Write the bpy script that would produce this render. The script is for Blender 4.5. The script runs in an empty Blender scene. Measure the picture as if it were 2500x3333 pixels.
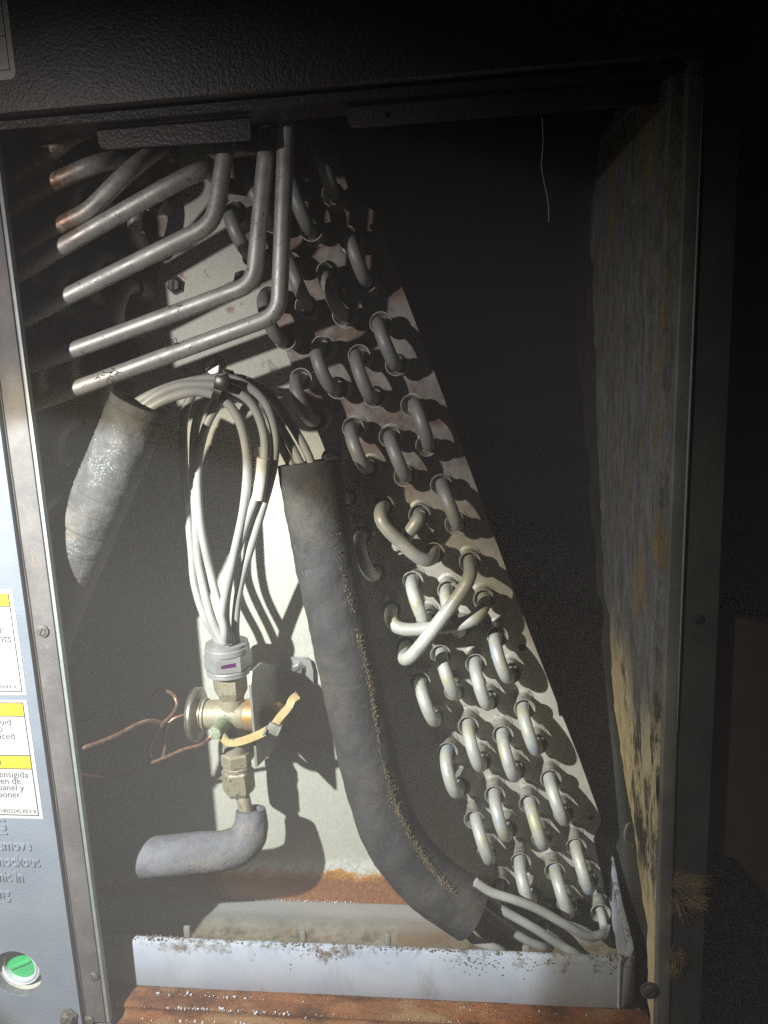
import bpy, bmesh, math, random
from mathutils import Vector, Matrix, noise
random.seed(7)
S = bpy.context.scene
COL = S.collection

# ------------------------------------------------------------------ camera
FPX, CX, CY, PW, PH = 2270.0, 1250.0, 1666.5, 2500.0, 3333.0
RW = Matrix(((0.99439232, -0.02332488, -0.10314967),     # rows: world X, Y, Z in lens axes (right, down, forward)
             (0.09736844, -0.17871351, 0.97907143),
             (-0.04127096, -0.98362464, -0.17544024)))
EYE = Vector((0, -0.38, 0))
cd = bpy.data.cameras.new('camera'); cam = bpy.data.objects.new('camera', cd); COL.objects.link(cam)
m = Matrix.Identity(4)
for r in range(3):
    m[r][0] = RW[r][0]; m[r][1] = -RW[r][1]; m[r][2] = -RW[r][2]; m[r][3] = EYE[r]
cam.matrix_world = m
cd.sensor_fit = 'VERTICAL'; cd.sensor_height = 24; cd.lens = FPX / PH * 24
cd.clip_start = 0.01; cd.clip_end = 50
S.camera = cam
S.render.resolution_x, S.render.resolution_y = 768, 1024

# ------------------------------------------------------------------ light: one hand-held flashlight, left of the camera
w = bpy.data.worlds.new('World'); S.world = w; w.use_nodes = True
w.node_tree.nodes['Background'].inputs[0].default_value = (0.95, 0.95, 1, 1)
w.node_tree.nodes['Background'].inputs[1].default_value = 0.009
LAMP = Vector((-0.36, -0.38, 0.11))
BEAM = Vector((0.285, 0.7611, -0.600)).normalized()
def spot(name, power, half, blend, colour, size=0.006, aim=BEAM):
    l = bpy.data.lights.new(name, 'SPOT'); l.energy = power; l.color = colour
    l.spot_size = math.radians(2 * half); l.spot_blend = blend; l.shadow_soft_size = size
    o = bpy.data.objects.new(name, l); COL.objects.link(o); o.location = LAMP
    o.rotation_euler = aim.to_track_quat('-Z', 'Y').to_euler()
    return o
spot('flashlight_beam', 27.0, 20.3, 0.12, (0.86, 0.95, 1.0))
spot('flashlight_rim', 8.5, 25.5, 0.42, (1.0, 0.84, 0.42))
spot('flashlight_spill', 9.6, 50.0, 1.0, (1.0, 0.955, 0.91))
S.view_settings.view_transform = 'Standard'; S.view_settings.look = 'None'
S.view_settings.exposure = 0; S.view_settings.gamma = 1
S.cycles.max_bounces = 6; S.cycles.diffuse_bounces = 4; S.cycles.glossy_bounces = 3
S.cycles.caustics_reflective = False; S.cycles.caustics_refractive = False
S.cycles.sample_clamp_indirect = 2.0; S.cycles.use_denoising = False

# ------------------------------------------------------------------ helpers
def at(px, py, Y):
    """point of the photograph (2500 x 3333) on the vertical plane at depth Y metres"""
    d = RW @ Vector(((px - CX) / FPX, (py - CY) / FPX, 1.0))
    return EYE + d * ((Y - EYE.y) / d.y)
def frame(ox, oy, s):
    return lambda x, y, Y: at(ox + x * s, oy + y * s, Y)
fC = frame(0, 400, .5425); fE = frame(0, 1200, .5425); fI = frame(1200, 1800, .5425)
fM = frame(1200, 2600, .5425); fP = frame(550, 2100, .339); fT = frame(250, 2150, .3014); fN = frame(1700, 1500, .829)

def link(name, me, mat=None, parent=None, loc=None):
    o = bpy.data.objects.new(name, me); COL.objects.link(o)
    if mat and not me.materials: me.materials.append(mat)
    if parent: o.parent = parent
    if loc is not None: o.location = loc
    return o
def bm_mesh(bm, name, smooth=True, angle=0.7):
    bmesh.ops.recalc_face_normals(bm, faces=bm.faces[:])
    me = bpy.data.meshes.new(name); bm.to_mesh(me); bm.free()
    if smooth:
        me.polygons.foreach_set('use_smooth', [True] * len(me.polygons))
        try: me.set_sharp_from_angle(angle=angle)
        except Exception: pass
    return me
def thing(name, label, cat, loc=(0, 0, 0), group=None):
    o = bpy.data.objects.new(name, None); COL.objects.link(o); o.location = loc
    o.empty_display_size = .01
    o['label'] = label; o['category'] = cat
    if group: o['group'] = group
    bpy.context.view_layer.update()
    return o
def tag(o, label, cat, group=None, kind=None):
    o['label'] = label; o['category'] = cat
    if group: o['group'] = group
    if kind: o['kind'] = kind
    return o
def keep(child, parent):            # parent without moving
    child.parent = parent
    child.matrix_parent_inverse = parent.matrix_world.inverted()
    return child
def part(name, me, mat, parent):
    o = link(name, me, mat)
    bpy.context.view_layer.update()
    return keep(o, parent)

def spline(pts, n=10):
    P = [Vector(p) for p in pts]
    P = [P[0] * 2 - P[1]] + P + [P[-1] * 2 - P[-2]]
    out = []
    for i in range(1, len(P) - 2):
        p0, p1, p2, p3 = P[i - 1:i + 3]
        t0 = 0; t1 = t0 + (p1 - p0).length ** .5 + 1e-6; t2 = t1 + (p2 - p1).length ** .5 + 1e-6; t3 = t2 + (p3 - p2).length ** .5 + 1e-6
        for k in range(n):
            t = t1 + (t2 - t1) * k / n
            a1 = p0 * ((t1 - t) / (t1 - t0)) + p1 * ((t - t0) / (t1 - t0))
            a2 = p1 * ((t2 - t) / (t2 - t1)) + p2 * ((t - t1) / (t2 - t1))
            a3 = p2 * ((t3 - t) / (t3 - t2)) + p3 * ((t - t2) / (t3 - t2))
            b1 = a1 * ((t2 - t) / (t2 - t0)) + a2 * ((t - t0) / (t2 - t0))
            b2 = a2 * ((t3 - t) / (t3 - t1)) + a3 * ((t - t1) / (t3 - t1))
            out.append(b1 * ((t2 - t) / (t2 - t1)) + b2 * ((t - t1) / (t2 - t1)))
    out.append(P[-2])
    return out
def fillet(pts, rad, n=7):
    P = [Vector(p) for p in pts]; out = [P[0]]
    for i in range(1, len(P) - 1):
        a, b, c = P[i - 1], P[i], P[i + 1]
        u = (a - b).normalized(); v = (c - b).normalized()
        r = min(rad, (a - b).length * .48, (c - b).length * .48)
        s, e = b + u * r, b + v * r
        for k in range(n + 1):
            t = k / n
            out.append(s * (1 - t) ** 2 + b * 2 * t * (1 - t) + e * t * t)
    out.append(P[-1])
    return out
def sweep(bm, path, rad, seg=16, cap=True, wob=0.0, hollow=None):
    """tube along path; rad number or function of 0..1"""
    n = len(path); rings = []
    T = [(path[min(i + 1, n - 1)] - path[max(i - 1, 0)]).normalized() for i in range(n)]
    up = Vector((0, 0, 1)) if abs(T[0].z) < .9 else Vector((1, 0, 0))
    U = (up - T[0] * up.dot(T[0])).normalized()
    for i in range(n):
        if i: U = (U - T[i] * U.dot(T[i])).normalized()
        V = T[i].cross(U); r = rad(i / (n - 1)) if callable(rad) else rad
        ring = []
        for k in range(seg):
            a = 2 * math.pi * k / seg
            d = U * math.cos(a) + V * math.sin(a)
            q = path[i] + d * r
            if wob: q = q + d * wob * noise.noise(q * 70) + d * wob * .5 * noise.noise(q * 220)
            ring.append(bm.verts.new(q))
        rings.append(ring)
    for i in range(n - 1):
        for k in range(seg):
            bm.faces.new((rings[i][k], rings[i][(k + 1) % seg], rings[i + 1][(k + 1) % seg], rings[i + 1][k]))
    if cap:
        for ring, c in ((rings[0], path[0]), (rings[-1], path[-1])):
            bm.faces.new(ring)
    return rings
def tube_mesh(name, path, rad, seg=16, **k):
    bm = bmesh.new(); sweep(bm, path, rad, seg, **k); return bm_mesh(bm, name)
def lathe(bm, prof, mtx=Matrix.Identity(4), seg=28, phase=0.0, cap0=True):
    """profile of (radius, height) about local Z"""
    rings = []
    for r, h in prof:
        rings.append([bm.verts.new(mtx @ Vector((r * math.cos(2 * math.pi * k / seg + phase), r * math.sin(2 * math.pi * k / seg + phase), h))) for k in range(seg)])
    for a, b in zip(rings, rings[1:]):
        for k in range(seg):
            bm.faces.new((a[k], a[(k + 1) % seg], b[(k + 1) % seg], b[k]))
    if cap0 and prof[0][0] > 1e-6: bm.faces.new(rings[0])
    if prof[-1][0] > 1e-6: bm.faces.new(rings[-1])
def lathe_mesh(name, prof, mtx=Matrix.Identity(4), seg=28, phase=0.0, angle=.6, cap0=True):
    bm = bmesh.new(); lathe(bm, prof, mtx, seg, phase, cap0); return bm_mesh(bm, name, angle=angle)
def axis(p, d):
    return Matrix.Translation(p) @ Vector(d).to_track_quat('Z', 'Y').to_matrix().to_4x4()
def box(bm, x0, x1, y0, y1, z0, z1, bev=0.0):
    g = bmesh.ops.create_cube(bm, size=1, matrix=Matrix.Translation(((x0 + x1) / 2, (y0 + y1) / 2, (z0 + z1) / 2)) @ Matrix.Diagonal((x1 - x0, y1 - y0, z1 - z0, 1)))
    if bev:
        es = {e for v in g['verts'] for e in v.link_edges}
        bmesh.ops.bevel(bm, geom=list(es), offset=bev, segments=2, affect='EDGES', profile=.5)
def box_mesh(name, *a, bev=0.0):
    bm = bmesh.new(); box(bm, *a, bev=bev); return bm_mesh(bm, name, angle=.5)
def plate_mesh(name, outline, holes, y0, y1, bev=0.0):
    """sheet in the XZ plane from y0 (front) to y1, outline [(x,z)], holes [(x,z,r)]"""
    bm = bmesh.new(); edges = []
    def loop(pts):
        vs = [bm.verts.new((x, y0, z)) for x, z in pts]
        for a, b in zip(vs, vs[1:] + vs[:1]): edges.append(bm.edges.new((a, b)))
    loop(outline)
    for x, z, r in holes:
        n = 48 if r > .01 else 20
        loop([(x + r * math.cos(2 * math.pi * k / n), z + r * math.sin(2 * math.pi * k / n)) for k in range(n)])
    bmesh.ops.triangle_fill(bm, use_beauty=True, edges=edges)
    ext = bmesh.ops.extrude_face_region(bm, geom=bm.faces[:])
    for v in ext['geom']:
        if isinstance(v, bmesh.types.BMVert): v.co.y = y1
    return bm_mesh(bm, name, angle=.5)
def prism_mesh(name, prof, x0, x1, nx=1, jit=0.0):
    """profile [(y,z)] closed, extruded along X"""
    bm = bmesh.new(); rings = []
    for i in range(nx + 1):
        x = x0 + (x1 - x0) * i / nx
        rings.append([bm.verts.new((x, y + jit * noise.noise(Vector((x * 60, y * 400, z * 400))), z + jit * noise.noise(Vector((x * 60, y * 400, z * 400 + 9))))) for y, z in prof])
    n = len(prof)
    for a, b in zip(rings, rings[1:]):
        for k in range(n):
            bm.faces.new((a[k], a[(k + 1) % n], b[(k + 1) % n], b[k]))
    bm.faces.new(rings[0]); bm.faces.new(rings[-1])
    return bm_mesh(bm, name, angle=.6)

# ------------------------------------------------------------------ materials
class NT:
    def __init__(s, name):
        s.m = bpy.data.materials.new(name); s.m.use_nodes = True; s.t = s.m.node_tree
        s.b = s.t.nodes['Principled BSDF']; s.co = None
    def n(s, typ, **k):
        o = s.t.nodes.new(typ)
        for a, v in k.items(): setattr(o, a, v)
        return o
    def l(s, a, b): s.t.links.new(a, b)
    def coord(s):
        if s.co is None:
            tc = s.n('ShaderNodeTexCoord'); oi = s.n('ShaderNodeObjectInfo')
            va = s.n('ShaderNodeVectorMath', operation='ADD'); mu = s.n('ShaderNodeMath', operation='MULTIPLY'); mu.inputs[1].default_value = 7.0
            s.l(oi.outputs['Random'], mu.inputs[0]); s.l(tc.outputs['Object'], va.inputs[0]); s.l(mu.outputs[0], va.inputs[1])
            s.co = va.outputs[0]
        return s.co
    def noise(s, scale, detail=6, rough=.6, stretch=None, dist=0):
        c = s.coord()
        if stretch:
            mp = s.n('ShaderNodeMapping'); mp.inputs['Scale'].default_value = stretch; s.l(c, mp.inputs[0]); c = mp.outputs[0]
        o = s.n('ShaderNodeTexNoise'); o.inputs['Scale'].default_value = scale; o.inputs['Detail'].default_value = detail
        o.inputs['Roughness'].default_value = rough; o.inputs['Distortion'].default_value = dist
        s.l(c, o.inputs['Vector']); return o.outputs['Fac']
    def vor(s, scale, out='Color', feature='F1'):
        o = s.n('ShaderNodeTexVoronoi', feature=feature); o.inputs['Scale'].default_value = scale; s.l(s.coord(), o.inputs['Vector'])
        return o.outputs[out]
    def ramp(s, fac, lo, hi, a=0.0, b=1.0):
        o = s.n('ShaderNodeMapRange'); o.interpolation_type = 'SMOOTHSTEP'
        o.inputs[1].default_value = lo; o.inputs[2].default_value = hi; o.inputs[3].default_value = a; o.inputs[4].default_value = b
        s.l(fac, o.inputs[0]); return o.outputs[0]
    def mix(s, fac, a, b):
        o = s.n('ShaderNodeMix', data_type='RGBA')
        for v, i in ((fac, 0), (a, 6), (b, 7)):
            if isinstance(v, tuple): o.inputs[i].default_value = (*v, 1)
            elif isinstance(v, (int, float)): o.inputs[i].default_value = v
            else: s.l(v, o.inputs[i])
        return o.outputs[2]
    def math(s, op, a, b=0.0):
        o = s.n('ShaderNodeMath', operation=op)
        for v, i in ((a, 0), (b, 1)):
            if isinstance(v, (int, float)): o.inputs[i].default_value = v
            else: s.l(v, o.inputs[i])
        return o.outputs[0]
    def sep(s, ax):
        tc = s.n('ShaderNodeNewGeometry'); o = s.n('ShaderNodeSeparateXYZ'); s.l(tc.outputs['Position'], o.inputs[0]); return o.outputs[ax]
    def bump(s, h, strength, dist=.001):
        o = s.n('ShaderNodeBump'); o.inputs['Strength'].default_value = strength; o.inputs['Distance'].default_value = dist
        s.l(h, o.inputs['Height'])
        if s.b.inputs['Normal'].is_linked: s.l(s.b.inputs['Normal'].links[0].from_socket, o.inputs['Normal'])
        s.l(o.outputs[0], s.b.inputs['Normal'])
    def set(s, colour=None, rough=None, metal=None, **k):
        for v, nm in ((colour, 'Base Color'), (rough, 'Roughness'), (metal, 'Metallic')):
            if v is None: continue
            if isinstance(v, tuple): s.b.inputs[nm].default_value = (*v, 1)
            elif isinstance(v, (int, float)): s.b.inputs[nm].default_value = v
            else: s.l(v, s.b.inputs[nm])
        for nm, v in k.items(): s.b.inputs[nm.replace('_', ' ')].default_value = v
        return s.m

def simple(name, a, b, scale=120, rough=.5, metal=0., bump=.0, bscale=900, dirt=None, dlo=.55, dhi=.75, dscale=160, **k):
    t = NT(name); c = t.mix(t.ramp(t.noise(scale), .35, .65), a, b)
    if dirt:
        d = t.ramp(t.noise(dscale, 8, .7), dlo, dhi); c = t.mix(d, c, dirt)
    if bump: t.bump(t.noise(bscale, 4), bump, .0006)
    return t.set(c, rough, metal, **k)

# galvanised sheet with spangle, rusted along its wet foot
t = NT('galvanised_sheet')
v = t.vor(620); sepc = t.n('ShaderNodeSeparateColor'); t.l(v, sepc.inputs[0])
base = t.mix(t.ramp(sepc.outputs[0], 0, 1), (.58, .585, .52), (.66, .66, .595))
base = t.mix(t.ramp(t.noise(40, 8, .7), .45, .7, 0, .5), base, (.56, .57, .50))
base = t.mix(t.ramp(t.noise(950, 5, .8), .52, .72, 0, .6), base, (.30, .31, .29))
zz = t.math('ADD', t.sep(2), t.math('MULTIPLY', t.math('SUBTRACT', t.noise(70, 9, .8), .5), .040))
white = t.math('MULTIPLY', t.ramp(zz, -.374, -.382), t.ramp(t.noise(260, 8, .8), .42, .55))
base = t.mix(white, base, (.86, .87, .84))
base = t.mix(t.ramp(zz, -.386, -.392), base, (.62, .30, .06))
base = t.mix(t.ramp(zz, -.391, -.397), base, t.mix(t.ramp(t.noise(350, 8, .8), .35, .65), (.24, .075, .022), (.40, .19, .085)))
base = t.mix(t.math('MULTIPLY', t.ramp(t.noise(60, 5, .7), .60, .68), t.ramp(t.sep(2), .03, .08)), base, (.30, .10, .03))
t.bump(t.noise(600, 6), .25, .0005)
M_galv = t.set(base, .55, .2)

t = NT('end_plate_sheet')
c = t.mix(t.ramp(t.noise(55, 7, .65), .35, .65), (.50, .485, .43), (.62, .60, .53))
c = t.mix(t.ramp(t.noise(500, 5, .7), .58, .72, 0, .6), c, (.24, .22, .19))
c = t.mix(t.math('MULTIPLY', t.ramp(t.sep(2), -.24, .0), t.ramp(t.noise(35, 6, .7), .36, .60, .60, .95)), c, t.mix(t.ramp(t.noise(34, 5), .42, .54), (.25, .225, .21), (.135, .062, .042)))  # brown staining, plus dimmer upper light and lower fill put into the colour
t.bump(t.noise(800, 4), .12, .0004)
M_plate = t.set(c, .5, .25)

t = NT('oxidised_aluminium')
c = t.mix(t.ramp(t.noise(70, 7, .65), .35, .65), (.52, .53, .50), (.64, .65, .62))
c = t.mix(t.ramp(t.noise(240, 6, .7), .58, .70, 0, .7), c, (.36, .34, .28))
c = t.mix(t.ramp(t.noise(33, 4, .6), .56, .66, 0, .8), c, (.46, .54, .68))
c = t.mix(t.ramp(t.noise(48, 4, .6), .54, .66, 0, .8), c, (.56, .53, .33))
c = t.mix(t.ramp(t.noise(150, 8, .8), .60, .68, 0, .7), c, (.22, .20, .17))
c = t.mix(t.ramp(t.math('ADD', t.sep(2), t.math('MULTIPLY', t.noise(40, 5), .1)), -.13, .06, 0, .62), c, (.235, .225, .225))  # dull tarnish higher up, partly the beam's fall-off put into the colour
t.bump(t.noise(1500, 4), .15, .0003)
M_alu = t.set(c, t.ramp(t.noise(200, 4), .3, .7, .40, .60), .22)

M_collar = simple('brazed_collar', (.40, .395, .35), (.52, .51, .46), 260, .5, .25, .2, 900, dirt=(.20, .17, .12), dlo=.50, dhi=.66, dscale=150)
t = NT('manifold_aluminium')
c = t.mix(t.ramp(t.noise(45, 6, .65, (1, 1, 1)), .35, .65), (.56, .55, .53), (.69, .68, .65))
c = t.mix(t.ramp(t.noise(520, 4, .7), .63, .68), c, (.05, .045, .04))
c = t.mix(t.ramp(t.noise(120, 8, .8), .60, .66), c, (.09, .08, .07))
t.bump(t.noise(1300, 4), .08, .0003)
c = t.mix(t.math('MULTIPLY', t.ramp(t.sep(2), .085, .105), t.math('MULTIPLY', t.ramp(t.math('ADD', t.sep(0), t.math('MULTIPLY', t.noise(60, 6, .7), .03)), -.192, -.214), t.ramp(t.noise(130, 6, .8), .34, .54))), c, (.30, .11, .03))
c = t.mix(t.math('MULTIPLY', t.ramp(t.sep(2), .06, .14, .05, .45), t.ramp(t.noise(55, 7, .75), .38, .60)), c, (.20, .155, .13))
M_man = t.set(c, t.ramp(t.noise(160, 4), .3, .7, .42, .58), .50)

def foam(name, a, b, dust, lo, hi, seam=False):
    t = NT(name)
    c = t.mix(t.ramp(t.noise(60, 7, .65), .35, .65), a, b)
    c = t.mix(t.ramp(t.noise(1100, 3, .6), .62, .75, 0, .8), c, tuple(x * 2.6 for x in b))
    c = t.mix(t.ramp(t.noise(330, 6, .85), .64, .70, 0, .8), c, tuple(x * 3.4 for x in b))
    big = t.ramp(t.noise(38, 4, .6), lo, hi); fine = t.ramp(t.noise(750, 6, .85), .50, .62)
    c = t.mix(t.math('MULTIPLY', big, fine), c, dust)
    c = t.mix(t.math('MULTIPLY', t.ramp(t.noise(17, 6, .7), .50, .66), t.ramp(t.noise(420, 6, .8), .40, .60, .25, .8)), c, tuple(b[0] * k for k in (1.75, 1.5, 1.15)))
    t.bump(t.noise(900, 6, .7), .35, .0006); t.bump(t.noise(120, 5), .6, .0022)
    return t.set(c, .78, 0)
M_foam = foam('foam_sleeve_black', (.040, .040, .044), (.062, .062, .066), (.42, .50, .52), .66, .74)
M_foamd = foam('foam_sleeve_dusty', (.062, .062, .066), (.105, .105, .108), (.36, .39, .37), .52, .64)
M_foaml = foam('foam_sleeve_grey', (.12, .125, .15), (.18, .185, .21), (.55, .42, .24), .72, .78)

M_cap = simple('capillary_plastic', (.40, .40, .39), (.48, .48, .465), 60, .42, 0, .05, 900, dirt=(.22, .20, .17), dlo=.68, dhi=.78, dscale=130)
M_brass = simple('aged_brass', (.31, .275, .19), (.44, .405, .31), 190, .55, .3, .15, 900, dirt=(.16, .12, .07), dlo=.52, dhi=.66, dscale=190)
M_copperb = simple('orange_brass', (.52, .28, .08), (.42, .31, .17), 150, .45, .5, .15, 900, dirt=(.16, .11, .06), dlo=.54, dhi=.66)
M_nut = simple('dull_aluminium_nut', (.40, .41, .41), (.47, .48, .48), 120, .38, .4, .08, 900)
M_steel = simple('steel_disc', (.22, .20, .175), (.33, .30, .265), 220, .42, .6, .06, 900)
M_green = simple('corroded_brass', (.20, .30, .22), (.42, .42, .30), 420, .6, .3, .4, 900)
M_copper = simple('copper_tube', (.30, .15, .095), (.44, .29, .22), 220, .34, .7)
M_strap = simple('aged_nylon_strap', (.50, .38, .16), (.60, .48, .26), 200, .5, dirt=(.16, .13, .10), dlo=.52, dhi=.64, dscale=110)
M_strapd = simple('black_nylon', (.018, .017, .016), (.05, .035, .02), 300, .3)
M_brk = simple('bracket_steel', (.30, .30, .27), (.37, .37, .34), 120, .5, .4, .1)
M_screw = simple('zinc_screw', (.32, .33, .33), (.46, .46, .45), 300, .35, .7)
M_screwd = simple('grimy_screw', (.17, .16, .14), (.09, .085, .075), 400, .6, .2, .3)
M_brownscrew = simple('dark_screw', (.05, .045, .045), (.09, .08, .08), 300, .5, .3)
M_purple = simple('purple_ink', (.16, .01, .17), (.22, .015, .22), 500, .5)
M_white = simple('label_paper', (.48, .49, .51), (.52, .53, .54), 90, .6, dirt=(.30, .30, .31), dlo=.68, dhi=.8, dscale=700)
M_ink = simple('printing_ink', (.012, .012, .014), (.02, .02, .022), 300, .6)
M_inkg = simple('grey_printing_ink', (.012, .012, .014), (.03, .03, .032), 900, .6)
M_yel = simple('yellow_print', (.58, .42, .02), (.60, .44, .03), 120, .5, dirt=(.7, .48, .03), dlo=.66, dhi=.8, dscale=600)
M_fin = simple('fin_pack', (.10, .10, .10), (.14, .14, .14), 300, .6, .4)
M_tag = simple('tag_paper', (.62, .61, .55), (.70, .68, .63), 90, .6)

def paint(name, a, b, dust, bump, rough=.60, fine=520):
    t = NT(name)
    c = t.mix(t.ramp(t.noise(22, 5, .6), .35, .65), a, b)
    c = t.mix(t.ramp(t.noise(420, 6, .8), .64, .72, 0, .7), c, dust)
    t.bump(t.noise(fine, 3, .5), bump, .0008)
    return t.set(c, rough, 0)
M_blue = paint('blue_grey_paint', (.165, .195, .245), (.20, .23, .28), (.36, .385, .41), .35)
t = NT('brown_grey_flange')
c = t.mix(t.ramp(t.noise(30, 7, .7), .35, .65), (.105, .098, .102), (.165, .152, .152))
c = t.mix(t.ramp(t.noise(40, 8, .8, (1, 1, .25)), .57, .66, 0, .8), c, (.21, .155, .085))
c = t.mix(t.ramp(t.noise(620, 6, .85), .60, .67), c, (.42, .40, .37))
t.bump(t.noise(520, 4), .25, .0006)
M_strip = t.set(c, .62, 0)
M_edge = simple('bare_steel_edge', (.28, .31, .33), (.34, .37, .38), 200, .5, .2)
M_char = paint('charcoal_paint', (.030, .027, .027), (.044, .037, .035), (.06, .052, .048), .55, .42, 560)
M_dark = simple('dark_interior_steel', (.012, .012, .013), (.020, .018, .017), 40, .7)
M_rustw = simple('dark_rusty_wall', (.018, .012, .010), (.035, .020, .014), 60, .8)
M_flange = paint('dark_grey_flange', (.15, .158, .135), (.25, .255, .20), (.42, .40, .30), .4)
M_outer = paint('grimy_black_strip', (.045, .047, .042), (.075, .077, .066), (.20, .19, .15), .5)
M_bg = simple('lit_patch_backdrop', (.034, .020, .015), (.052, .030, .022), 30, .85)

t = NT('pan_paint')
c = t.mix(t.ramp(t.noise(16, 4), .35, .65), (.40, .455, .57), (.50, .55, .65))
d = t.ramp(t.math('ADD', t.noise(75, 9, .8), t.ramp(t.sep(2), -.392, -.371, -.06, .085)), .575, .69)
c = t.mix(d, c, (.17, .14, .11))
c = t.mix(t.ramp(t.noise(330, 6, .8), .66, .71), c, (.13, .10, .08))
c = t.mix(t.ramp(t.noise(34, 8, .8, (1, 1, .35)), .52, .68, 0, .55), c, (.30, .29, .27))
t.bump(d, .5, .0008)
M_pan = t.set(c, .38, 0)
t = NT('pan_floor_sediment')
c = t.mix(t.ramp(t.noise(60, 8, .7), .35, .65), (.10, .078, .052), (.28, .25, .19))
c = t.mix(t.ramp(t.noise(30, 5), .50, .62), c, (.17, .11, .065))
c = t.mix(t.ramp(t.sep(1), .085, .112), c, (.34, .36, .36))
t.bump(t.noise(300, 6), .4, .001)
M_sed = t.set(c, t.ramp(t.noise(90, 3), .4, .6, .08, .42), 0)
t = NT('wet_rust')
c = t.mix(t.ramp(t.noise(70, 8, .75, (.35, 1, 1)), .32, .66), (.105, .036, .015), (.40, .155, .058))
c = t.mix(t.ramp(t.noise(28, 5, .6, (.5, 1, 1)), .50, .66), c, (.40, .24, .12))
c = t.mix(t.ramp(t.noise(330, 6, .8), .56, .66), c, (.05, .026, .018))
t.bump(t.noise(300, 8, .8), 1.0, .003)
M_rust = t.set(c, t.ramp(t.noise(200, 5), .35, .65, .14, .50), 0)

t = NT('duct_liner')
z = t.sep(2)
stre = t.noise(110, 10, .9, (1, 1, .30))
c = t.mix(t.ramp(stre, .38, .66), (.10, .105, .10), (.36, .36, .34))
c = t.mix(t.ramp(t.noise(420, 5, .7, (1, 1, .18)), .60, .70, 0, .8), c, (.22, .22, .23))
c = t.mix(t.ramp(t.noise(22, 9, .8, (1, 1, .5)), .56, .60), c, t.mix(t.noise(300), (.20, .14, .07), (.42, .29, .13)))
low = t.ramp(t.math('ADD', z, t.math('MULTIPLY', t.math('SUBTRACT', t.noise(18, 6, .7, (1, 1, .4)), .5), .16)), -.16, -.225)
cream = t.mix(t.ramp(t.noise(90, 7, .75), .35, .65), (.74, .62, .33), (.82, .73, .48))
stain = t.ramp(t.math('ADD', t.noise(34, 8, .8, (1, 1.6, .4)), t.math('MULTIPLY', t.ramp(t.sep(1), .10, .03), .07)), .53, .62)
cream = t.mix(t.math('MULTIPLY', stain, t.ramp(z, -.345, -.30)), cream, (.05, .045, .04))
c = t.mix(low, c, cream)
c = t.mix(t.ramp(t.noise(480, 6, .8), .63, .69), c, (.03, .025, .02))
t.bump(t.noise(240, 8, .7, (1, 1, .4)), .6, .0015)
M_liner = t.set(c, .85, 0)
M_fib = simple('glass_fibre', (.42, .30, .10), (.55, .42, .18), 500, .8)
M_fibb = simple('brown_fibre', (.24, .165, .08), (.36, .26, .14), 500, .8)
M_crust = simple('crust_grains', (.15, .12, .085), (.27, .21, .13), 900, .95)
M_dirt = simple('dark_debris', (.03, .025, .02), (.06, .05, .04), 900, .9)
M_drop = NT('water_drop').set((.75, .75, .82), .08, .3)  # opaque pale base colour stands in for the beads' small glints
M_greenp = simple('green_plastic', (.03, .42, .13), (.04, .48, .16), 90, .4)
M_ring = simple('grey_plastic_ring', (.52, .56, .64), (.60, .63, .70), 200, .45, 0, .2)
M_recess = simple('dusty_recess', (.46, .45, .41), (.56, .54, .49), 200, .8, 0, .4)

# ------------------------------------------------------------------ cabinet
cab = thing('air_handler_cabinet', 'dark steel air handler cabinet around the open coil compartment', 'cabinet', (0, .2, -.42))
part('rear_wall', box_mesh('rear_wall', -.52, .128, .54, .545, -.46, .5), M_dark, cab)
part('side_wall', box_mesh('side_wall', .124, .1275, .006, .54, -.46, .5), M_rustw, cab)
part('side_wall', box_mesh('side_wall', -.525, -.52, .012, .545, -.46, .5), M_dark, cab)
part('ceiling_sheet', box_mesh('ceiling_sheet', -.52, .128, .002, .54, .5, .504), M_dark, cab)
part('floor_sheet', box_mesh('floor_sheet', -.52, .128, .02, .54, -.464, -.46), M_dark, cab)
# front flange on the right: rounded lip, then an outer strip
fl = part('front_flange', prism_mesh('front_flange', [(0, 0)] * 3 if False else [(.0035, -.46), (.0035, .155), (.006, .155), (.006, -.46)], .1145, .1215), M_flange, cab)
bm = bmesh.new()
prof = [(.1145, .006), (.1145, .0005), (.1152, 0), (.1205, 0), (.1222, .0006), (.1228, .0014), (.1228, .006)]
rs = [[bm.verts.new((x + (0.0008 * math.sin(z * 9)), y, z)) for x, y in prof] for z in [-.44 + .6 * i / 24 for i in range(25)]]
for a, b in zip(rs, rs[1:]):
    for k in range(len(prof)): bm.faces.new((a[k], a[(k + 1) % len(prof)], b[(k + 1) % len(prof)], b[k]))
bm.faces.new(rs[0]); bm.faces.new(rs[-1])
bpy.data.objects.remove(fl)
part('front_flange', bm_mesh(bm, 'front_flange', angle=.5), M_flange, cab)
part('outer_strip', prism_mesh('outer_strip', [(.0018, -.44), (.0018, .16), (.30, .16), (.30, -.44)], .1230, .1412), M_outer, cab)
part('edge_glint', tube_mesh('edge_glint', [Vector((.1222 + .0008 * math.sin(z * 9), .0007 + .0001 * noise.noise(Vector((0, 0, z * 90))), z)) for z in [-.2 + .34 * i / 90 for i in range(91)]], lambda t: .0007 * math.sin(math.pi * t) ** .5 + .0001, 8), M_edge, cab)  # thin pale tube added along the lip to stand in for its glint
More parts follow.
